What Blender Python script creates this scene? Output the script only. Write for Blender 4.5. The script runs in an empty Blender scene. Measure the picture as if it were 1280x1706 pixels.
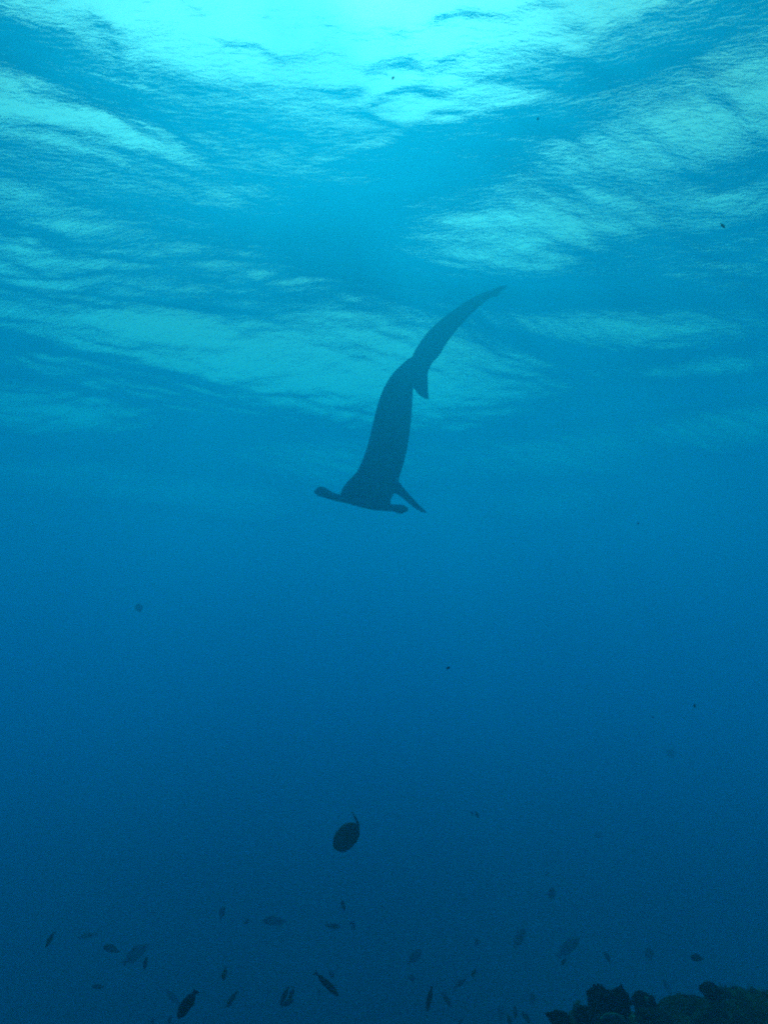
import bpy, bmesh, math, random
import numpy as np
from mathutils import Vector, Matrix

random.seed(7)
rng = np.random.default_rng(11)
scene = bpy.context.scene
C = scene.collection
R = math.radians

# ---------------------------------------------------------------- camera
PITCH = R(11.0)
FPX, W0, H0 = 1100.0, 1280.0, 1706.0          # focal length in pixels of the photograph
cam_d = bpy.data.cameras.new('camera')
cam_d.sensor_fit = 'VERTICAL'
cam_d.angle = 2 * math.atan(H0 / 2 / FPX)
cam_d.clip_start, cam_d.clip_end = 0.05, 2000
cam = bpy.data.objects.new('camera', cam_d)
cam.rotation_euler = (math.pi / 2 + PITCH, 0, 0)
C.objects.link(cam)
scene.camera = cam

# ---------------------------------------------------------------- daylight
SUN_EL, SUN_AZ = R(52), R(-4)                 # ahead of the camera, a little to the left
CLOUD = (14.0, 7.5, 3.9, 1)
world = bpy.data.worlds.new('World')
scene.world = world
world.use_nodes = True
nt = world.node_tree
nt.nodes.clear()
sky = nt.nodes.new('ShaderNodeTexSky')
sky.sky_type = 'NISHITA'
sky.sun_disc = False
sky.sun_elevation = SUN_EL
sky.sun_rotation = SUN_AZ
sky.dust_density = 8.5
sky.ozone_density = 1.0
bg = nt.nodes.new('ShaderNodeBackground')
bg.inputs['Strength'].default_value = 0.13
wo = nt.nodes.new('ShaderNodeOutputWorld')
# a bright milky cloud deck with thinner places through which the clear sky shows
tcw = nt.nodes.new('ShaderNodeTexCoord')
cn = nt.nodes.new('ShaderNodeTexNoise')
cn.inputs['Scale'].default_value = 2.2
cn.inputs['Detail'].default_value = 5
cr = nt.nodes.new('ShaderNodeMapRange')
cr.inputs['From Min'].default_value = 0.3
cr.inputs['From Max'].default_value = 0.62
cr.inputs['To Min'].default_value = 0.55
cr.inputs['To Max'].default_value = 1.0
cm = nt.nodes.new('ShaderNodeMixRGB')
cm.inputs[2].default_value = CLOUD
nt.links.new(tcw.outputs['Generated'], cn.inputs['Vector'])
nt.links.new(cn.outputs['Fac'], cr.inputs['Value'])
nt.links.new(cr.outputs['Result'], cm.inputs[0])
nt.links.new(sky.outputs[0], cm.inputs[1])
nt.links.new(cm.outputs[0], bg.inputs['Color'])
nt.links.new(bg.outputs[0], wo.inputs['Surface'])

SUN_COL = (1.0, 0.95, 0.63)
sun_d = bpy.data.lights.new('sun', 'SUN')
sun_d.energy = 4.6
sun_d.angle = R(0.5)
sun_d.color = SUN_COL
sun = bpy.data.objects.new('sun', sun_d)
sdir = Vector((math.sin(SUN_AZ) * math.cos(SUN_EL), math.cos(SUN_AZ) * math.cos(SUN_EL), math.sin(SUN_EL)))
sun.rotation_euler = sdir.to_track_quat('Z', 'Y').to_euler()
sun.location = (0, 0, 30)
C.objects.link(sun)

scene.view_settings.view_transform = 'Standard'
scene.view_settings.look = 'None'
scene.view_settings.exposure = 0.33
scene.view_settings.gamma = 1.0
scene.cycles.volume_bounces = 5
scene.cycles.max_bounces = 8
scene.cycles.transparent_max_bounces = 12
scene.cycles.use_denoising = False
scene.cycles.use_adaptive_sampling = False
scene.cycles.sample_clamp_indirect = 3.0
scene.cycles.pixel_filter_type = 'BLACKMAN_HARRIS'
scene.cycles.filter_width = 2.2
scene.cycles.caustics_reflective = False
scene.cycles.caustics_refractive = False

# ---------------------------------------------------------------- helpers
DEPTH = 7.8                                     # metres of water above the camera
FLOOR = -9.0


def at(px, py, d):
    """World point d metres ahead of the camera on the sight line through a pixel of the photograph."""
    x = (px - W0 / 2) / FPX
    v = (H0 / 2 - py) / FPX
    return Vector((x, math.cos(PITCH) - v * math.sin(PITCH), math.sin(PITCH) + v * math.cos(PITCH))) * d


def tag(o, label=None, cat=None, group=None, kind=None):
    if label: o['label'] = label
    if cat: o['category'] = cat
    if group: o['group'] = group
    if kind: o['kind'] = kind
    return o


def link(name, me, mat=None, parent=None, smooth=True):
    o = bpy.data.objects.new(name, me)
    C.objects.link(o)
    if mat is not None and not me.materials:
        me.materials.append(mat)
    if smooth and len(me.polygons):
        me.polygons.foreach_set('use_smooth', np.ones(len(me.polygons), dtype=bool))
    if parent: o.parent = parent
    return o


def np_mesh(name, verts, quads):
    me = bpy.data.meshes.new(name)
    verts = np.asarray(verts, dtype=np.float32)
    quads = np.asarray(quads, dtype=np.int32)
    me.vertices.add(len(verts))
    me.vertices.foreach_set('co', verts.ravel())
    k = quads.shape[1]
    me.loops.add(quads.size)
    me.loops.foreach_set('vertex_index', quads.ravel())
    me.polygons.add(len(quads))
    me.polygons.foreach_set('loop_start', np.arange(0, quads.size, k, dtype=np.int32))
    me.polygons.foreach_set('loop_total', np.full(len(quads), k, dtype=np.int32))
    me.update(calc_edges=True)
    return me


def grid_quads(nx, ny):
    i = np.arange(nx - 1)[None, :] + np.arange(ny - 1)[:, None] * nx
    return np.stack([i, i + 1, i + nx + 1, i + nx], -1).reshape(-1, 4)


_P = rng.permutation(512)
_P = np.concatenate([_P, _P, _P])
_G = rng.normal(size=(512, 3))
_G /= np.linalg.norm(_G, axis=1)[:, None]


def perlin(x, y, z=0.0):
    x, y, z = np.broadcast_arrays(np.asarray(x, float), np.asarray(y, float), np.asarray(z, float))
    xi, yi, zi = (np.floor(a).astype(int) for a in (x, y, z))
    xf, yf, zf = x - xi, y - yi, z - zi
    f = lambda t: t * t * t * (t * (t * 6 - 15) + 10)
    u, v, w = f(xf), f(yf), f(zf)
    out = 0
    for dx in (0, 1):
        for dy in (0, 1):
            for dz in (0, 1):
                h = _P[(_P[(_P[(xi + dx) & 511] + yi + dy) & 511] + zi + dz) & 511]
                g = _G[h]
                d = g[..., 0] * (xf - dx) + g[..., 1] * (yf - dy) + g[..., 2] * (zf - dz)
                out = out + d * (u if dx else 1 - u) * (v if dy else 1 - v) * (w if dz else 1 - w)
    return out * 1.6


def fbm(x, y, z=0.0, octv=4, gain=0.5):
    s, a = 0, 1.0
    for k in range(octv):
        s = s + a * perlin(x * 2 ** k + 17.3 * k, y * 2 ** k - 9.1 * k, np.asarray(z) * 2 ** k)
        a *= gain
    return s


def nodes_of(m):
    m.use_nodes = True
    m.node_tree.nodes.clear()
    n = m.node_tree.nodes
    return n, m.node_tree.links, n.new('ShaderNodeOutputMaterial')


def mottled(name, c1, c2, scale, rough=0.6, bump=0.3, c3=None, detail=6, spec=0.3):
    m = bpy.data.materials.new(name)
    n, l, out = nodes_of(m)
    b = n.new('ShaderNodeBsdfPrincipled')
    b.inputs['Roughness'].default_value = rough
    b.inputs['Specular IOR Level'].default_value = spec
    tc = n.new('ShaderNodeTexCoord')
    nz = n.new('ShaderNodeTexNoise')
    nz.inputs['Scale'].default_value = scale
    nz.inputs['Detail'].default_value = detail
    l.new(tc.outputs['Object'], nz.inputs['Vector'])
    r = n.new('ShaderNodeValToRGB')
    r.color_ramp.elements[0].position = 0.35
    r.color_ramp.elements[0].color = (*c1, 1)
    r.color_ramp.elements[1].position = 0.68
    r.color_ramp.elements[1].color = (*c2, 1)
    if c3:
        e = r.color_ramp.elements.new(0.58)
        e.color = (*c3, 1)
    l.new(nz.outputs['Fac'], r.inputs['Fac'])
    l.new(r.outputs['Color'], b.inputs['Base Color'])
    if bump:
        n2 = n.new('ShaderNodeTexNoise')
        n2.inputs['Scale'].default_value = scale * 4
        n2.inputs['Detail'].default_value = 5
        l.new(tc.outputs['Object'], n2.inputs['Vector'])
        bp = n.new('ShaderNodeBump')
        bp.inputs['Strength'].default_value = bump
        bp.inputs['Distance'].default_value = 0.02
        l.new(n2.outputs['Fac'], bp.inputs['Height'])
        l.new(bp.outputs['Normal'], b.inputs['Normal'])
    l.new(b.outputs[0], out.inputs['Surface'])
    return m


# ---------------------------------------------------------------- the sea surface from below
def water_material():
    m = bpy.data.materials.new('sea_surface')
    n, l, out = nodes_of(m)
    geo = n.new('ShaderNodeNewGeometry')
    mp = n.new('ShaderNodeMapping')
    mp.inputs['Scale'].default_value = (0.6, 1.6, 1.0)
    mp.inputs['Rotation'].default_value = (0, 0, R(18))
    l.new(geo.outputs['Position'], mp.inputs['Vector'])
    nz = n.new('ShaderNodeTexNoise')
    nz.inputs['Scale'].default_value = 8.0
    nz.inputs['Detail'].default_value = 4
    nz.inputs['Roughness'].default_value = 0.62
    nz.inputs['Distortion'].default_value = 0.6
    l.new(mp.outputs[0], nz.inputs['Vector'])
    bp = n.new('ShaderNodeBump')
    at_ = n.new('ShaderNodeAttribute')
    at_.attribute_name = 'ripple'                      # how much the wind roughens the water here
    l.new(at_.outputs['Fac'], bp.inputs['Strength'])
    bp.inputs['Distance'].default_value = 0.037
    l.new(nz.outputs['Fac'], bp.inputs['Height'])
    fr = n.new('ShaderNodeFresnel')
    fr.inputs['IOR'].default_value = 1.333
    l.new(bp.outputs['Normal'], fr.inputs['Normal'])
    tr = n.new('ShaderNodeBsdfTransparent')
    gl = n.new('ShaderNodeBsdfGlossy')
    gl.inputs['Roughness'].default_value = 0.02
    l.new(bp.outputs['Normal'], gl.inputs['Normal'])
    mx = n.new('ShaderNodeMixShader')
    l.new(fr.outputs[0], mx.inputs[0])
    l.new(tr.outputs[0], mx.inputs[1])
    l.new(gl.outputs[0], mx.inputs[2])
    l.new(mx.outputs[0], out.inputs['Surface'])
    return m


def sinh_axis(lo, hi, n, k, c):
    a, b = math.asinh((lo - c) / k), math.asinh((hi - c) / k)
    return c + k * np.sinh(np.linspace(a, b, n))


def build_surface():
    nx, ny = 860, 900
    xs = sinh_axis(-150, 150, nx, 14.0, 0.0)
    ys = sinh_axis(-60, 170, ny, 12.0, 15.0)
    X, Y = np.meshgrid(xs, ys)
    Z = np.zeros_like(X)
    rg = np.random.default_rng(5)
    # broad swell and chop
    for lam0, lam1, cnt, slope in ((9, 22, 8, 0.014), (3.0, 8, 14, 0.014), (1.0, 3.0, 22, 0.008)):
        for _ in range(cnt):
            lam = lam0 * (lam1 / lam0) ** rg.random()
            th = R(100) + rg.normal() * R(38)
            k = 2 * math.pi / lam
            Z += slope / k * np.sin(k * (X * math.cos(th) + Y * math.sin(th)) + rg.random() * 6.283)
    # steep wave faces: each leans towards the viewer, so that sky shows through it
    swells = SWELLS
    M = np.zeros_like(X)
    for cx, cy, rx, ry, rot, s in swells:
        c, q = math.cos(rot), math.sin(rot)
        u = ((X - cx) * c + (Y - cy) * q) / rx
        w = (-(X - cx) * q + (Y - cy) * c) / ry
        g = np.exp(-(u * u + w * w) / 2)
        Z += -s * w * ry * g
        if s > 0: M = np.maximum(M, g)
    # wind ripples, rougher on the steep faces and in drifting bands
    wx, wy = X + 0.8 * perlin(X / 5, Y / 5, 2.2), Y + 0.8 * perlin(X / 5, Y / 5, 7.7)
    band = np.clip(0.55 + 0.9 * fbm(X / 9, Y / 7, 3.3, 3), 0, 1.4)
    rough = np.zeros_like(X)
    for cx, cy, r, a in ROUGH:
        rough = np.maximum(rough, a * np.exp(-((X - cx) ** 2 + (Y - cy) ** 2) / (2 * r * r)))
    amp = (0.12 - 0.09 * np.exp(-((Y - 6) / 3.0) ** 2)) * band + 0.6 * M + rough * np.clip(0.7 + 1.2 * fbm(X / 3.0, Y / 1.6, 8.8, 3), 0, 2)
    ca, sa = math.cos(R(18)), math.sin(R(18))
    rxx, ryy = wx * ca + wy * sa, -wx * sa + wy * ca
    # sharp little creases where crests meet
    crease = np.exp(-((X + 0.5) / 5.5) ** 2 - ((Y - 6.5) / 3.4) ** 2)
    for sc, wd, am, sd in ((1.7, 0.085, 0.034, 1.5), (0.9, 0.10, 0.012, 5.5)):
        n_ = fbm(wx / sc / 1.3, wy / sc, sd, 3, 0.5)
        Z -= crease * am * np.exp(-(n_ / wd) ** 2)
    Z += np.clip(M + rough, 0, 1.2) * 0.030 * fbm(rxx / 0.9, ryy / 0.42, 3.5, 3, 0.5)
    Z += amp * 0.085 * fbm(rxx / 2.6, ryy / 0.95, 0.5, 5, 0.52)
    V = np.stack([X, Y, Z + DEPTH], -1).reshape(-1, 3)
    me = np_mesh('water_surface', V, grid_quads(nx, ny))
    ra = me.attributes.new('ripple', 'FLOAT', 'POINT')
    ra.data.foreach_set('value', np.clip(0.10 + 0.85 * np.maximum(M, rough), 0, 1).astype(np.float32).ravel())
    o = link('water_surface', me, water_material())
    tag(o, 'rippled sea surface seen from below', kind='structure')
    return o


SWELLS = [
    # centre x, y, half sizes, turn, slope
    (-2.2, 18.4, 3.3, 2.6, R(4), 0.50),
    (1.8, 20.4, 3.0, 2.4, R(-4), 0.42),
    (-3.4, 14.2, 2.0, 0.55, R(36), 0.24),
    (-5.2, 12.0, 2.4, 0.60, R(40), 0.26),
    (-7.2, 12.6, 2.4, 0.75, R(34), 0.36),
    (-5.6, 14.6, 2.2, 0.70, R(30), 0.36),
    (-8.2, 15.6, 2.6, 0.90, R(28), 0.46),
    (-6.2, 17.4, 2.8, 1.1, R(20), 0.46),
    (-9.0, 18.8, 3.0, 1.2, R(26), 0.56),
    (-11.5, 21.8, 3.6, 1.7, R(27), 0.64),
    (2.5, 12.0, 1.5, 1.2, R(-6), 0.30),
    (4.2, 11.0, 1.5, 0.6, R(-20), 0.22),
    (4.6, 9.4, 2.2, 0.9, R(-26), 0.155),
    (6.6, 10.6, 1.6, 0.7, R(-30), 0.20),
    (7.2, 16.0, 2.6, 0.75, R(-2), 0.42),
    (10.0, 17.6, 2.0, 0.7, R(-10), 0.42),
    (-4.4, 8.6, 1.4, 0.30, R(36), 0.045),
    (-2.8, 10.35, 0.6, 0.28, R(5), 0.18),
    (-0.6, 11.3, 2.2, 1.6, R(-4), -0.16),
    (2.0, 9.1, 1.1, 0.6, R(-10), -0.12),
    (5.0, 13.9, 2.6, 1.0, R(-8), -0.10),
    (3.7, 7.4, 1.2, 0.95, R(-24), -0.27),
    (-5.1, 7.0, 1.1, 0.9, R(34), -0.24),
    (-3.5, 30.0, 5.0, 3.0, R(4), 0.54),
    (8.5, 29.0, 4.0, 2.6, R(-6), 0.54),
    (13.5, 24.5, 3.0, 1.8, R(-24), 0.68),
    (-15.5, 32.0, 4.5, 2.2, R(22), 0.72),
    (-7.5, 36.0, 3.4, 2.6, R(14), 0.70),
    (9.5, 37.0, 3.6, 2.8, R(-14), 0.70),
]
# where the wind has roughened the water: centre x, y, radius, strength
ROUGH = [(-4.4, 8.6, 1.1, 0.6), (5.0, 9.6, 2.6, 0.7), (3.6, 7.0, 1.0, 0.5), (-7.0, 13.5, 4.2, 1.1), (2.6, 12.0, 2.0, 0.5), (8.5, 13.0, 3.6, 0.8), (-1.0, 18.5, 5.0, 0.7), (-7.5, 19.0, 4.5, 0.9)]
build_surface()


# ---------------------------------------------------------------- the water itself
def build_haze():
    x0, x1, y0, y1, z0, z1 = -149, 149, -59, 169, FLOOR - 1, DEPTH + 2.2
    v = [(x, y, z) for z in (z0, z1) for y in (y0, y1) for x in (x0, x1)]
    f = [(0, 2, 3, 1), (4, 5, 7, 6), (0, 1, 5, 4), (2, 6, 7, 3), (0, 4, 6, 2), (1, 3, 7, 5)]
    me = bpy.data.meshes.new('haze')
    me.from_pydata(v, [], f)
    m = bpy.data.materials.new('sea_water')
    n, l, out = nodes_of(m)

    def vol(scat, absb, g):
        # Principled Volume: scatter = density*colour, absorb = density*(1-colour)*(1-sqrt(absorption colour))
        p = n.new('ShaderNodeVolumePrincipled')
        dens = max(s + a for s, a in zip(scat, absb)) * 1.05
        col = [s / dens for s in scat]
        ab = [(1 - min(1, a / (dens * (1 - c)))) ** 2 for a, c in zip(absb, col)]
        p.inputs['Color'].default_value = (*col, 1)
        p.inputs['Absorption Color'].default_value = (*ab, 1)
        p.inputs['Density'].default_value = dens
        p.inputs['Anisotropy'].default_value = g
        return p
    a = vol(WATER_FWD, WATER_ABS, WATER_G)
    b = vol(WATER_BLUE, (1e-5, 1e-5, 1e-5), BLUE_G)
    ad = n.new('ShaderNodeAddShader')
    l.new(a.outputs[0], ad.inputs[0])
    l.new(b.outputs[0], ad.inputs[1])
    l.new(ad.outputs[0], out.inputs['Volume'])
    o = link('haze', me, m, smooth=False)
    tag(o, 'clear blue sea water filling the whole scene', kind='stuff')


WATER_FWD = (0.001, 0.037, 0.0)
WATER_BLUE = (0.0, 0.0, 0.070)
WATER_ABS = (0.23, 0.0520, 0.0142)
WATER_G = 0.71
BLUE_G = 0.34
build_haze()


def build_floor():  # unseen floor, added near-black so the lower water darkens
    nx = ny = 120
    X, Y = np.meshgrid(np.linspace(-148, 148, nx), np.linspace(-58, 168, ny))
    Z = -5.0 - 0.02 * np.hypot(X, Y) + 0.12 * fbm(X / 9, Y / 9, 1.0, 4)
    me = np_mesh('seabed', np.stack([X, Y, Z], -1).reshape(-1, 3), grid_quads(nx, ny))
    o = link('seabed', me, mottled('seabed_near_black', (0.002, 0.0025, 0.006), (0.004, 0.006, 0.012), 0.4, spec=0.0))
    tag(o, 'unseen seabed made near black to darken the lower water', kind='structure')


build_floor()


# ---------------------------------------------------------------- hammerhead shark
SHARK = 1.6                                     # the shark keeps this many times the distances listed below


def loft(bm, rings, cap=True):
    vs = [[bm.verts.new(p) for p in r] for r in rings]
    n = len(vs[0])
    for a, b in zip(vs[:-1], vs[1:]):
        for i in range(n):
            bm.faces.new((a[i], a[(i + 1) % n], b[(i + 1) % n], b[i]))
    if cap:
        bm.faces.new(vs[0][::-1])
        bm.faces.new(vs[-1])


def ellipse(c, u, v, n=20, sharp=1.0):
    r = []
    for i in range(n):
        t = 2 * math.pi * i / n
        a, b = math.cos(t), math.sin(t)
        r.append(c + u * (math.copysign(abs(a) ** sharp, a)) + v * (math.copysign(abs(b) ** sharp, b)))
    return r


def dense(rows, n):
    """Catmull-Rom resampling of rows of numbers."""
    rows = [np.array(r, float) for r in rows]
    P = [rows[0] * 2 - rows[1]] + rows + [rows[-1] * 2 - rows[-2]]
    out = []
    for i in range(1, len(P) - 2):
        for k in range(n):
            t = k / n
            a, b, c, d = P[i - 1:i + 3]
            out.append(0.5 * (2 * b + (c - a) * t + (2 * a - 5 * b + 4 * c - d) * t * t + (3 * b - a - 3 * c + d) * t ** 3))
    out.append(rows[-1])
    return out


VIEW = lambda p: Vector(p).normalized()
far = lambda x, y, d: at(x, y, d * SHARK)


def fin(bm, rows, thick, n=4):
    """A blade from pairs of edge points; rows: x1,y1,d1,x2,y2,d2 as sight-line pixels and distances."""
    rings = []
    R_ = dense(rows, n)
    for i, r in enumerate(R_):
        a, b = far(*r[:3]), far(*r[3:])
        t = SHARK * thick * (1 - 0.75 * i / (len(R_) - 1))
        u = (b - a) / 2
        along = far(*R_[min(i + 1, len(R_) - 1)][:3]) + far(*R_[min(i + 1, len(R_) - 1)][3:]) - far(*R_[max(i - 1, 0)][:3]) - far(*R_[max(i - 1, 0)][3:])
        nrm = u.cross(along)
        if nrm.length < 1e-9: nrm = VIEW(a)
        rings.append(ellipse((a + b) / 2, u, nrm.normalized() * t, 14))
    loft(bm, rings)


def fused(name, bm, voxel, mat, smooth=2):
    """All the pieces of a body melted into one continuous skin."""
    me = bpy.data.meshes.new(name)
    bmesh.ops.recalc_face_normals(bm, faces=bm.faces[:])
    bm.to_mesh(me)
    bm.free()
    tmp = bpy.data.objects.new('tmp', me)
    C.objects.link(tmp)
    md = tmp.modifiers.new('r', 'REMESH')
    md.mode = 'VOXEL'
    md.voxel_size = voxel
    sm = tmp.modifiers.new('s', 'SMOOTH')
    sm.iterations = smooth
    sm.factor = 0.5
    dg = bpy.context.evaluated_depsgraph_get()
    me2 = bpy.data.meshes.new_from_object(tmp.evaluated_get(dg))
    bpy.data.objects.remove(tmp)
    me2.name = name
    me2.materials.clear()
    me2.materials.append(mat)
    return me2


def build_shark():
    bm = bmesh.new()
    # trunk: pixel x, y, distance, width in pixels, depth-to-width ratio
    body = [
        (698, 600, 6.72, 19, 1.25),
        (690, 607, 6.68, 25, 1.2),
        (679, 620, 6.60, 32, 1.1),
        (669, 638, 6.50, 42, 1.05),
        (662, 660, 6.38, 52, 1.0),
        (657, 685, 6.24, 59, 1.0),
        (651, 719, 6.06, 63.5, 0.98),
        (644, 752, 5.86, 66, 0.95),
        (634, 783, 5.66, 68, 0.9),
        (625, 805, 5.50, 72, 0.75),
        (618, 816, 5.40, 76, 0.52),
        (613, 825, 5.33, 84, 0.36),
        (610, 833, 5.27, 86, 0.24),
        (609, 840, 5.22, 60, 0.16),
    ]
    B = dense(body, 5)
    rings = []
    for i, (x, y, d, w, q) in enumerate(B):
        p = far(x, y, d)
        j, k = max(i - 1, 0), min(i + 1, len(B) - 1)
        ax = far(*B[k][:3]) - far(*B[j][:3])
        side = ax.cross(VIEW(p)).normalized()
        up = side.cross(ax).normalized()
        hw = w * d * SHARK / FPX / 2
        rings.append(ellipse(p, side * hw, up * hw * q, 28))
    loft(bm, rings)
    # hammer: stations across, x, y, distance, half chord, half thickness
    ham = [
        (526.5, 818, 5.36, 0.030, 0.020),
        (530, 818.5, 5.35, 0.072, 0.038),
        (537, 819.5, 5.34, 0.090, 0.042),
        (546, 823, 5.32, 0.084, 0.036),
        (558, 828, 5.30, 0.078, 0.028),
        (576, 832, 5.27, 0.088, 0.027),
        (594, 836, 5.25, 0.105, 0.030),
        (612, 840, 5.23, 0.112, 0.034),
        (628, 843, 5.22, 0.105, 0.031),
        (643, 845, 5.20, 0.088, 0.027),
        (656, 846.5, 5.19, 0.080, 0.027),
        (665, 848, 5.18, 0.084, 0.034),
        (672, 848.5, 5.17, 0.076, 0.034),
        (677, 848, 5.16, 0.030, 0.018),
    ]
    cd = Vector((0.03, -0.94, -0.34)).normalized()
    rings = []
    for x, y, d, c, t in dense(ham, 4):
        rings.append(ellipse(far(x, y, d), cd * (c * 1.0 * SHARK), Vector((0.12, -0.34, 0.93)).normalized() * (t * 1.0 * SHARK), 18))
    loft(bm, rings)
    # tail fin: long upper lobe with the notch near its tip
    top = [(684, 600), (691, 584), (697, 574.5), (709, 557), (726, 539.5), (743, 525.5), (764, 510.5), (786, 496.5), (805, 487.5), (822, 481.5)]
    bot = [(708, 614), (722, 603), (733, 592), (743, 575), (758, 554.5), (774, 536), (791, 518.5), (807, 505), (820, 495.5), (830.5, 496)]
    rows = []
    for i, (a, b) in enumerate(zip(top, bot)):
        d = 6.70 + 0.025 * i
        rows.append((a[0], a[1], d, b[0], b[1], d + 0.02))
    fin(bm, rows, 0.05)
    fin(bm, [(820, 482, 6.94, 829, 496, 6.95), (829, 478.5, 6.95, 833, 487.5, 6.96), (837, 475, 6.96, 840, 482.5, 6.97), (846, 475.5, 6.98, 846.5, 477.5, 6.98)], 0.022)
    # lower lobe
    fin(bm, [(676, 622, 6.64, 722, 603, 6.72), (685, 640, 6.62, 714.5, 618, 6.70), (690, 648, 6.60, 713.5, 634, 6.68), (698, 658, 6.58, 714, 648, 6.64),
             (706, 663, 6.56, 715, 658, 6.6), (713, 665, 6.56, 715.5, 664, 6.57)], 0.035)
    # pectoral fin on the near side, and its twin swept back behind the head
    fin(bm, [(645, 796, 5.6, 648, 828, 5.52), (663, 801, 5.62, 657, 823, 5.56), (673, 813, 5.68, 667, 827, 5.62), (685, 826, 5.76, 679, 837, 5.72),
             (699, 840.5, 5.86, 693, 848.5, 5.82), (707, 848, 5.92, 703, 854, 5.9), (712.5, 853.5, 5.97, 712, 855, 5.97)], 0.026)
    fin(bm, [(604, 800, 5.62, 606, 822, 5.52), (598, 806, 5.82, 600, 824, 5.72), (594, 815, 6.05, 597, 830, 5.98), (592, 826, 6.28, 594, 836, 6.26), (592, 836, 6.42, 592, 838, 6.42)], 0.026)
    # first dorsal fin, raked back, pointing up towards the viewer
    fin(bm, [(646, 772, 5.66, 651, 728, 5.96), (648, 752, 5.55, 652, 722, 5.80), (652, 728, 5.42, 654, 712, 5.58), (654, 712, 5.34, 655, 706, 5.42), (656, 704, 5.32, 656, 702, 5.34)], 0.03)
    # second dorsal, anal and pelvic fins
    fin(bm, [(666, 652, 6.30, 674, 628, 6.50), (668, 645, 6.20, 675, 626, 6.40), (672, 634, 6.16, 675, 626, 6.24)], 0.018)
    fin(bm, [(672, 730, 6.12, 668, 708, 6.24), (677, 738, 6.12, 674, 722, 6.2), (680, 747, 6.14, 679, 740, 6.16)], 0.018)
    skin = mottled('shark_skin', (0.004, 0.014, 0.045), (0.014, 0.036, 0.10), 2.6, 0.85, 0.08, spec=0.0)
    root = bpy.data.objects.new('hammerhead_shark', None)
    root.location = far(640, 740, 5.9)
    C.objects.link(root)
    tag(root, 'large dark hammerhead shark diving head down below the sunlit surface', 'shark')
    me = fused('body', bm, 0.0105 * SHARK, skin, 3)
    me.transform(Matrix.Translation(-root.location))
    link('body', me, skin, root)
    eye_m = mottled('shark_eye', (0.01, 0.01, 0.012), (0.03, 0.03, 0.03), 20, 0.15, 0)
    for x, y, d in ((527.5, 819, 5.35), (676, 848.5, 5.165)):
        eb = bmesh.new()
        bmesh.ops.create_uvsphere(eb, u_segments=14, v_segments=8, radius=0.021 * SHARK)
        em = bpy.data.meshes.new('eye')
        eb.to_mesh(em)
        eb.free()
        e = link('eye', em, eye_m, root)
        e.location = far(x, y, d) - root.location


build_shark()


# ---------------------------------------------------------------- reef in the near corner
REEF = 0.62                                     # metres per unit of the reef's plan below


def reef_height(X, Y):
    crest = np.interp(X, [-0.2, 0.3, 0.62, 0.78, 0.90, 1.02, 1.2, 1.4, 1.55, 1.75, 2.4, 4.0, 7.0],
                      [-4.6, -3.6, -2.6, -1.98, -1.84, -1.785, -1.77, -1.73, -1.655, -1.585, -1.5, -1.5, -1.9])
    dy = Y - 3.25 - 0.18 * np.sin(X * 2.1)
    z = crest - np.where(dy > 0, 0.55 * dy ** 2, 0.30 * dy ** 2)
    lump = 0.07 * fbm(X * 2.6, Y * 2.6, 4.1, 5, 0.55)
    ridg = 0.035 * (1 - 2 * np.abs(perlin(X * 6.0, Y * 6.0, 2.0)))
    fine = 0.010 * fbm(X * 22, Y * 22, 9.0, 3, 0.6)
    return z + lump + ridg - 0.02 + fine


def reef_material(name, c1, c2, c3, scale=9.0):
    return mottled(name, c1, c2, scale, 0.9, 0.7, c3, 9, 0.03)


def build_reef():
    nx, ny = 520, 460
    xs = np.linspace(-0.2, 6.2, nx)
    ys = np.linspace(1.2, 6.4, ny)
    X, Y = np.meshgrid(xs, ys)
    Z = np.maximum(reef_height(X, Y), -8.5)
    Xd = X + 0.03 * fbm(X * 7, Y * 7, Z * 7, 3)
    Yd = Y + 0.03 * fbm(X * 7, Y * 7, Z * 7 + 30, 3)
    me = np_mesh('reef', np.stack([Xd, Yd, Z], -1).reshape(-1, 3) * REEF, grid_quads(nx, ny))
    m = reef_material('reef_rock', (0.001, 0.004, 0.004), (0.022, 0.10, 0.07), (0.004, 0.018, 0.014), 8.0)
    o = link('reef', me, m)
    tag(o, 'dark algae covered reef top in the corner', kind='structure')
    # short algae turf
    rg = np.random.default_rng(3)
    n = 15000
    tx = rg.uniform(0.45, 2.6, n)
    ty = rg.uniform(2.5, 3.9, n)
    keep = fbm(tx * 4, ty * 4, 6.0, 3) > -0.15
    tx, ty = tx[keep], ty[keep]
    n = len(tx)
    tz = reef_height(tx, ty) - 0.006
    h = rg.uniform(0.008, 0.026, n) * (0.6 + 0.6 * rg.random(n))
    th = rg.uniform(0, 6.283, n)
    lx, ly = rg.normal(0, 0.5, n) * h, rg.normal(0, 0.5, n) * h
    wv = 0.0035
    dx, dy = np.cos(th) * wv, np.sin(th) * wv
    a = np.stack([tx - dx, ty - dy, tz], -1)
    b = np.stack([tx + dx, ty + dy, tz], -1)
    c = np.stack([tx + lx, ty + ly, tz + h], -1)
    V = np.stack([a, b, c], 1).reshape(-1, 3) * REEF
    me = np_mesh('algae_turf', V, np.arange(3 * n).reshape(-1, 3))
    o = link('algae_turf', me, mottled('algae', (0.006, 0.03, 0.02), (0.035, 0.16, 0.11), 5.0, 0.9, 0, spec=0.05), smooth=False)
    tag(o, 'short green algae turf growing over the reef top', 'algae', kind='stuff')


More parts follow.
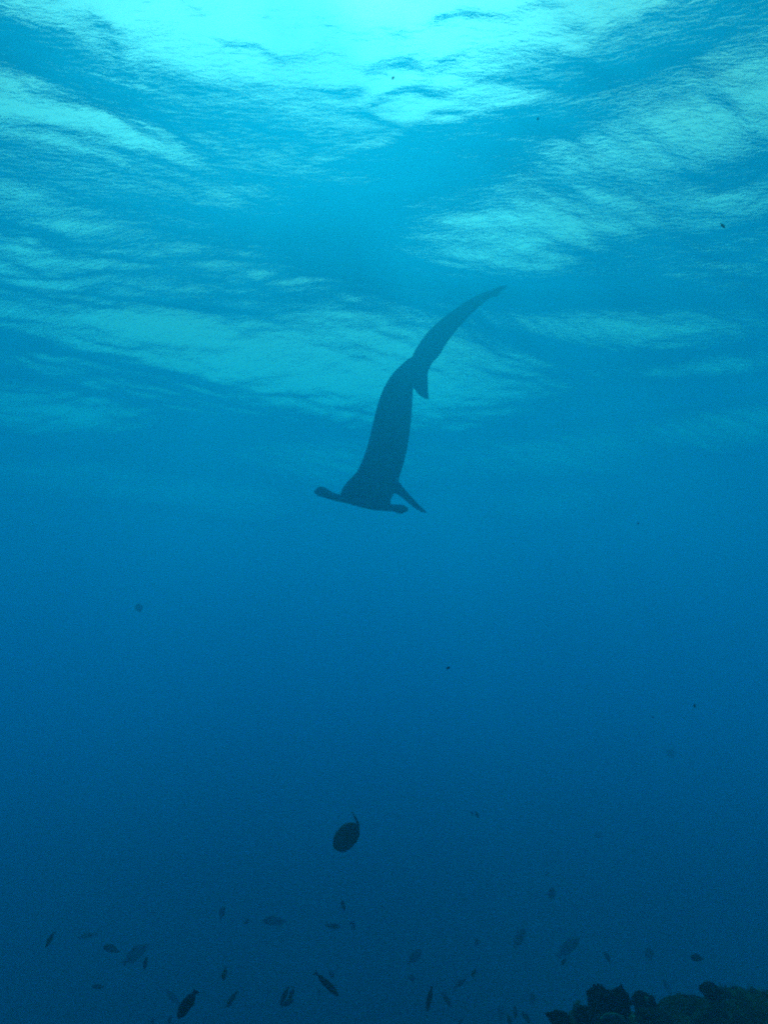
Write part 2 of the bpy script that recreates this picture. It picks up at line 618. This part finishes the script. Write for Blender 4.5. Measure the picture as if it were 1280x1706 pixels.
def coral(name, label, cat, px, py, d, w, h, seed, mat, knob=0.2, lean=0.0, top=1.0):
    """A lumpy colony standing on the reef; w and h in metres, px, py = middle of its foot."""
    d, w, h = d * REEF, w * REEF, h * 0.82 * REEF
    bm = bmesh.new()
    bmesh.ops.create_icosphere(bm, subdivisions=5, radius=1.0)
    P = np.array([v.co[:] for v in bm.verts])
    q = P + seed * 3.7
    r = 1 + 1.25 * knob * fbm(q[:, 0] * 1.9, q[:, 1] * 1.9, q[:, 2] * 1.9, 4, 0.6)
    cell = np.abs(perlin(q[:, 0] * 4.2, q[:, 1] * 4.2, q[:, 2] * 4.2))
    r = r + 0.12 * knob / 0.2 * (0.5 - cell) + 0.09 * perlin(q[:, 0] * 13, q[:, 1] * 13, q[:, 2] * 13)
    P = P * r[:, None]
    tp = np.interp(P[:, 2], [-1, 0.2, 1.1], [0.85, 1.0, top])
    P[:, 0] = P[:, 0] * tp * w / 2 + lean * (P[:, 2] + 1) * h / 2
    P[:, 1] *= tp * w / 2
    P[:, 2] = (P[:, 2] + 0.72) * h / 1.75
    for v, p in zip(bm.verts, P): v.co = p
    me = bpy.data.meshes.new(name)
    bm.to_mesh(me)
    bm.free()
    o = link(name, me, mat)
    o.location = at(px, py, d)
    tag(o, label, cat)
    return o


def build_corals():
    dark = reef_material('coral_dark', (0.0008, 0.002, 0.003), (0.003, 0.010, 0.010), (0.0015, 0.004, 0.005), 14.0)
    mid = reef_material('coral_mid', (0.001, 0.004, 0.004), (0.006, 0.024, 0.019), (0.002, 0.008, 0.008), 14.0)
    pale = reef_material('coral_pale', (0.005, 0.05, 0.06), (0.02, 0.15, 0.17), (0.01, 0.09, 0.1), 20.0)
    coral('coral_colony', 'taller rounded coral colony standing at the left of the close pair', 'coral', 1005, 1690, 2.86, 0.115, 0.125, 1, dark, 0.22, -0.05)
    coral('coral_colony', 'pointed coral colony at the right of the close pair', 'coral', 1033, 1690, 2.84, 0.092, 0.128, 2, dark, 0.2, 0.06, 0.7)
    coral('coral_colony', 'low dark coral dome with a pale spot on its face', 'coral', 1074, 1681, 2.9, 0.10, 0.075, 3, dark, 0.2, 0.0, 0.8)
    coral('coral_colony', 'small dark conical coral on the green crest near the right edge', 'coral', 1187, 1661, 3.1, 0.092, 0.075, 4, mid, 0.22, -0.1, 0.5)
    coral('coral_colony', 'small low coral knob at the left foot of the reef', 'coral', 932, 1705, 2.75, 0.085, 0.045, 5, dark, 0.25)
    coral('coral_colony', 'low wide coral lump in the dip below the coral pair', 'coral', 985, 1702, 2.72, 0.12, 0.05, 6, dark, 0.25)
    coral('coral_colony', 'squat coral lump by the bottom edge under the pale dome', 'coral', 1090, 1708, 2.7, 0.13, 0.055, 8, mid, 0.25)
    coral('sponge', 'pale bluish sponge sticking out from the left edge of the reef', 'sponge', 958, 1682, 2.76, 0.026, 0.040, 7, pale, 0.3, 0.5, 0.6)
    coral('sponge', 'small pale sponge patch on the front of the dark coral dome', 'sponge', 1079, 1670, 2.835, 0.020, 0.024, 9, pale, 0.3)
    # pale curled plate at the bottom edge of the picture
    bm = bmesh.new()
    rings = []
    for i in range(17):
        t = math.pi * i / 16
        c = Vector((math.cos(t) * 0.045, 0.02 * math.sin(t), 0.012 * math.sin(t)))
        out = Vector((math.cos(t), 0.5 * math.sin(t), 0)).normalized()
        rings.append(ellipse(c, out * 0.007 * (0.6 + 0.4 * math.sin(t)), Vector((0, 0, 0.010)), 10))
    loft(bm, rings)
    me = bpy.data.meshes.new('coral_plate')
    bm.to_mesh(me)
    bm.free()
    o = link('coral_plate', me, pale)
    o.location = at(1022, 1702, 2.62 * REEF)
    o.scale = (REEF,) * 3
    tag(o, 'pale curled coral plate at the bottom edge of the reef', 'coral')


build_reef()
build_corals()


# ---------------------------------------------------------------- fish
def fish_mesh(L, H, kind):
    """One continuous skin: head, trunk, fins and forked tail; head towards +X, back towards +Z."""
    if kind == 'slender':
        xs = [0.5, 0.47, 0.40, 0.30, 0.15, 0.0, -0.15, -0.27, -0.34, -0.38, -0.44, -0.50]
        hh = [0.05, 0.30, 0.62, 0.86, 1.0, 1.0, 0.82, 0.52, 0.32, 0.34, 0.70, 1.0]
        wf, fork, dors = 0.62, 0.09, 0.12
    elif kind == 'deep':
        xs = [0.5, 0.46, 0.38, 0.27, 0.12, -0.03, -0.17, -0.27, -0.33, -0.37, -0.43, -0.50]
        hh = [0.06, 0.36, 0.70, 0.92, 1.0, 0.97, 0.78, 0.46, 0.24, 0.26, 0.50, 0.72]
        wf, fork, dors = 0.36, 0.06, 0.16
    else:
        xs = [0.5, 0.46, 0.38, 0.27, 0.12, -0.03, -0.17, -0.27, -0.33, -0.37, -0.43, -0.50]
        hh = [0.07, 0.40, 0.72, 0.94, 1.0, 0.95, 0.76, 0.50, 0.34, 0.34, 0.56, 0.78]
        wf, fork, dors = 0.5, 0.03, 0.14
    bm = bmesh.new()
    rings = []
    n = 12
    R_ = dense([(x, h) for x, h in zip(xs, hh)], 2)
    for x, h in R_:
        body = np.interp(x, [-0.5, -0.40, -0.33, -0.2, 0.5], [0.03, 0.05, 0.22, 0.75, 1.0])
        r = []
        for k in range(n):
            t = 2 * math.pi * k / n
            y = math.cos(t) * h * wf * body * H / 2
            z = math.sin(t) * h * H / 2
            d = np.interp(x, [-0.36, -0.28, -0.1, 0.2, 0.3], [0, 1, 0.8, 0.9, 0])
            an = np.interp(x, [-0.36, -0.28, -0.1, 0.02], [0, 0.9, 0.7, 0])
            if k == 3: z += dors * H * d; y = 0
            if k == 9: z -= dors * H * an; y = 0
            xx = x
            if x < -0.40: xx = x + fork * (1 - 2 * abs(z) / (H * max(h, .01))) * min(1, (-0.40 - x) / 0.1)
            r.append(Vector((xx * L, y, z)))
        rings.append(r)
    loft(bm, rings)
    bmesh.ops.recalc_face_normals(bm, faces=bm.faces[:])
    me = bpy.data.meshes.new('fish')
    bm.to_mesh(me)
    bm.free()
    return me


IMG_R, IMG_U, IMG_F = Vector((1, 0, 0)), Vector((0, -math.sin(PITCH), math.cos(PITCH))), Vector((0, math.cos(PITCH), math.sin(PITCH)))
FISH_MAT = {
    'grey': mottled('fish_grey', (0.008, 0.012, 0.016), (0.02, 0.026, 0.03), 25, 0.7, 0, spec=0.1),
    'green': mottled('fish_green', (0.01, 0.02, 0.012), (0.025, 0.04, 0.022), 25, 0.7, 0, spec=0.1),
    'pale': mottled('fish_hazed', (0.015, 0.022, 0.03), (0.03, 0.042, 0.055), 25, 0.7, 0, spec=0.1),  # lightened to stand in for water haze over the faint fish
    'black': mottled('fish_black', (0.006, 0.007, 0.008), (0.012, 0.015, 0.017), 25, 0.7, 0, spec=0.08),
}


def fish(px, py, L, w, ang, d, kind, mat, label, group='small fish near the reef', turn=0.25, name='fish', cat='fish'):
    """ang: heading in degrees, anticlockwise from the right; L and w: outline in photograph pixels."""
    sink = -at(px, py, 1.0).z
    if sink > 0: d = min(d, 3.9 / sink)                # stays clear of the seabed
    m = d / FPX
    me = fish_mesh(L * m / math.cos(turn), w * m, kind)
    o = link(name, me, FISH_MAT[mat])
    a = math.radians(ang)
    ax = (IMG_R * math.cos(a) + IMG_U * math.sin(a)) * math.cos(turn) + IMG_F * math.sin(turn)
    up = IMG_R * -math.sin(a) + IMG_U * math.cos(a)
    if up.z < 0: up = -up
    side = up.cross(ax).normalized()
    up = ax.cross(side).normalized()
    o.matrix_world = Matrix.Translation(at(px, py, d)) @ Matrix((ax, side, up)).transposed().to_4x4()
    tag(o, label, cat, group)
    return o


FISH = [
    # px, py, length, height, heading, distance, kind, coat (pale: water haze put into the colour), label
    (312, 1673, 47, 17, -125, 1.8, 'mid', 'black', 'large black fish diving down left near the bottom edge'),
    (544, 1639, 50, 11, -33, 2.4, 'slender', 'black', 'long dark slender fish heading down right in bottom centre'),
    (83, 1565, 28, 6.5, -118, 2.9, 'slender', 'green', 'slender fish nearest the left edge, pointing steeply down left'),
    (146, 1559, 30, 8, 180, 6.3, 'slender', 'pale', 'barely visible level fish above the stubby greenish one at left'),
    (185, 1581, 27, 13, 140, 4.2, 'mid', 'green', 'stubby greenish fish heading up left in the left bottom group'),
    (163, 1644, 20, 8, 175, 4.7, 'mid', 'grey', 'small level fish alone below the stubby greenish one'),
    (225, 1590, 42, 17, 30, 6.0, 'deep', 'grey', 'broad fish rising to the right above a thin upright one'),
    (242, 1605, 28, 6, -105, 2.9, 'slender', 'green', 'thin near upright fish just right of the broad rising fish'),
    (370, 1521, 20, 9, 80, 6.3, 'deep', 'pale', 'faint upright fish highest in the left half of the shoal'),
    (411, 1536, 14, 5.5, 62, 4.7, 'slender', 'grey', 'tiny slanted fish just right of the faint upright one'),
    (374, 1622, 25, 7, -102, 3.2, 'slender', 'green', 'thin fish hanging head down above a slanting one'),
    (386, 1665, 28, 8, -125, 3.1, 'slender', 'grey', 'slim fish slanting down left beside the large black one'),
    (288, 1662, 38, 11, 118, 6.3, 'slender', 'pale', 'faint fish crossing behind the large black one'),
    (254, 1702, 18, 5, 85, 4.7, 'slender', 'grey', 'thin upright fish cut by the bottom edge, left of two'),
    (282, 1701, 20, 5.5, 70, 4.7, 'slender', 'grey', 'thin slanted fish cut by the bottom edge, right of two'),
    (458, 1535, 44, 15, 195, 6.3, 'deep', 'pale', 'large faint fish lying almost level high in the shoal'),
    (572, 1509, 17, 6.5, 108, 4.7, 'slender', 'grey', 'small dark fish pointing up below the big oval fish'),
    (555, 1543, 24, 9, -18, 5.5, 'mid', 'green', 'small fish with its tail to the left, middle of the shoal'),
    (588, 1541, 15, 8, 120, 6.3, 'mid', 'pale', 'faint blunt fish right of the one with its tail left'),
    (553, 1625, 16, 7, 108, 4.7, 'mid', 'grey', 'small upright fish just above the long dark slender one'),
    (532, 1654, 14, 5, 95, 6.3, 'slender', 'pale', 'faint tiny upright fish under the long dark slender one'),
    (474, 1659, 38, 7.5, -112, 2.9, 'slender', 'black', 'left slender fish of the tangled trio in bottom centre'),
    (486, 1656, 30, 6.5, -108, 3.1, 'slender', 'grey', 'right slender fish of the tangled trio in bottom centre'),
    (479, 1671, 20, 9, 15, 2.8, 'mid', 'black', 'short level fish at the foot of the tangled trio'),
    (691, 1594, 29, 14, 38, 6.3, 'deep', 'pale', 'faint oval fish rising right near the middle of the shoal'),
    (795, 1570, 13, 6, 105, 5.1, 'mid', 'grey', 'tiny dark upright fish alone right of the bottom centre'),
    (790, 1621, 16, 6.5, -110, 4.2, 'mid', 'green', 'small fish pointing down above the slim rising one'),
    (687, 1630, 14, 6.5, 115, 5.5, 'mid', 'grey', 'small fish straight below the faint oval rising one'),
    (766, 1639, 26, 8, 36, 4.7, 'slender', 'grey', 'slim fish rising to the right beside two downward ones'),
    (716, 1664, 37, 8, -104, 2.7, 'slender', 'black', 'dark slim fish hanging nearly upright right of bottom centre'),
    (745, 1666, 27, 8, -58, 4.2, 'slender', 'grey', 'slim fish slanting down right next to the dark upright one'),
    (768, 1703, 14, 5, 80, 4.7, 'slender', 'grey', 'sliver of a fish cut by the bottom edge below the slim pair'),
    (834, 1687, 20, 9, 100, 6.3, 'mid', 'pale', 'faint blunt fish above the bottom edge left of the reef'),
    (849, 1700, 16, 7, 100, 3.4, 'mid', 'green', 'small dark fish at the bottom edge below the faint blunt one'),
    (859, 1687, 22, 6, 95, 4.2, 'slender', 'grey', 'thin upright fish between the faint blunt one and the reef'),
    (877, 1695, 20, 8, -52, 3.2, 'mid', 'green', 'small fish slanting down right just before the reef foot'),
    (866, 1563, 32, 14, 52, 6.3, 'deep', 'pale', 'faint broad fish rising right, left of the paler largest one'),
    (947, 1579, 48, 18, 38, 6.3, 'deep', 'pale', 'largest faint fish rising to the right above the reef'),
    (940, 1602, 16, 7, -105, 4.2, 'mid', 'green', 'small dark fish right under the largest faint one'),
    (1013, 1595, 18, 6.5, 117, 4.4, 'slender', 'grey', 'small slim fish slanting up left above the coral pair'),
    (887, 1664, 19, 11, 95, 6.3, 'deep', 'pale', 'faint blunt upright fish floating left of the coral pair'),
    (1083, 1590, 24, 13, 100, 6.3, 'deep', 'pale', 'faint tall triangular fish above the dark coral dome'),
    (1162, 1596, 21, 11, 178, 3.4, 'deep', 'black', 'dark deep bodied fish swimming level at far right'),
    (1113, 1646, 36, 7, 118, 6.3, 'slender', 'pale', 'faint long thin fish behind the reef crest'),
    (795, 1357, 12, 4, -65, 5.1, 'slender', 'grey', 'tiny thin fish right of the big oval fish in open water'),
    (787, 1355, 7, 3.5, 110, 6.0, 'mid', 'grey', 'very tiny fish touching the tiny thin one in open water'),
    (920, 1489, 20, 10, 80, 6.3, 'deep', 'pale', 'faint blurred fish above the shoal in open water'),
    (998, 1392, 14, 9, 20, 11.0, 'deep', 'pale', 'barely visible fish in open water right of the big oval one'),
    (911, 1456, 12, 7, 100, 10.0, 'mid', 'pale', 'barely visible tiny fish just over the faint blurred one'),
    (1118, 1255, 19, 12, -35, 14.0, 'deep', 'pale', 'faint round fish alone in blue water at mid right'),
    (231, 1013, 15, 11, 100, 13.0, 'deep', 'pale', 'faint round fish alone in blue water at mid left'),
    (655, 130, 7, 3, 70, 2.8, 'mid', 'black', 'dark speck of a fish against the bright water surface'),
    (897, 198, 6, 2.6, 80, 3.1, 'slender', 'grey', 'tiny fish below the right end of the bright surface'),
    (1205, 376, 11, 4, -52, 3.1, 'slender', 'grey', 'tiny slanted fish high up near the right edge'),
    (1064, 872, 4.5, 3, 0, 4.2, 'mid', 'black', 'tiny speck of a fish right of the shark snout'),
    (747, 1113, 7, 3.6, 20, 2.4, 'mid', 'black', 'tiny dark fish alone in open water below the shark'),
    (1158, 1176, 7, 3.6, 95, 3.1, 'mid', 'grey', 'tiny fish high in blue water above the faint round one at right'),
    (1088, 1195, 4.5, 2.6, 10, 4.2, 'mid', 'grey', 'tiniest speck of a fish left of the one near right edge'),
]


def build_fish():
    rg = random.Random(4)
    for px, py, L, w, ang, d, kind, mat, label in FISH:
        fish(px, py, L, w, ang, d, kind, mat, label, turn=rg.uniform(-0.45, 0.45))


def build_oval_fish():
    """The big oval fish, heading down to the left, its tail swung edge-on."""
    d = 2.8
    root = bpy.data.objects.new('oval_fish', None)
    C.objects.link(root)
    root.location = at(577, 1396, d)
    tag(root, 'big dark oval fish with a thin raised tail in open water below the shark', 'fish')
    bm = bmesh.new()
    pts = [(560, 1414, 10, 0.75), (561.5, 1412, 19, 0.75), (566, 1407.5, 29, 0.68), (571.5, 1401, 34.5, 0.6), (577.5, 1394, 36, 0.55), (583.5, 1387, 34.5, 0.5),
           (588.5, 1381.5, 28, 0.45), (592.5, 1377.5, 19, 0.4), (595, 1375, 10, 0.4)]
    B = dense(pts, 3)
    rings = []
    for i, (x, y, w, q) in enumerate(B):
        dd = d + 0.0015 * (i - 12)
        p = at(x, y, dd)
        j, k = max(i - 1, 0), min(i + 1, len(B) - 1)
        ax = at(B[k][0], B[k][1], d) - at(B[j][0], B[j][1], d)
        side = ax.cross(VIEW(p)).normalized()
        up = side.cross(ax).normalized()
        hw = w * d / FPX / 2
        rings.append(ellipse(p, side * hw, up * hw * q, 18))
    loft(bm, rings)
    # tail stalk and the edge-on tail blade, a sickle whose height runs away from the viewer
    tail = [(594, 1381, 9, 0.0183), (596.6, 1375, 5.5, 0.0244), (596, 1371, 4.2, 0.0366), (593.8, 1365.5, 3.4, 0.0457), (590.5, 1359.5, 2.8, 0.0488), (587.5, 1354.5, 2.0, 0.0427), (586.8, 1352.5, 1.0, 0.0305)]
    T = dense(tail, 3)
    rings = []
    for i, (x, y, w, dep) in enumerate(T):
        p = at(x, y, d)
        j, k = max(i - 1, 0), min(i + 1, len(T) - 1)
        ax = at(T[k][0], T[k][1], d) - at(T[j][0], T[j][1], d)
        side = ax.cross(VIEW(p)).normalized()
        up = side.cross(ax).normalized()
        rings.append(ellipse(p, side * (w * d / FPX / 2), up * dep / 2, 12))
    loft(bm, rings)
    # back fin along the right flank
    bk = [(598, 1379, 5, 0.0073), (599, 1386, 5, 0.0085), (598, 1393, 5, 0.0085), (594, 1399, 5, 0.0073), (590, 1403, 3, 0.0061)]
    T = dense(bk, 3)
    rings = []
    for i, (x, y, w, dep) in enumerate(T):
        p = at(x - 2, y, d)
        j, k = max(i - 1, 0), min(i + 1, len(T) - 1)
        ax = at(T[k][0], T[k][1], d) - at(T[j][0], T[j][1], d)
        side = ax.cross(VIEW(p)).normalized()
        up = side.cross(ax).normalized()
        rings.append(ellipse(p, side * (w * d / FPX / 2), up * dep, 10))
    loft(bm, rings)
    me = fused('body', bm, 0.002, FISH_MAT['black'], 2)
    me.transform(Matrix.Translation(-root.location))
    link('body', me, FISH_MAT['black'], root)


build_fish()
build_oval_fish()
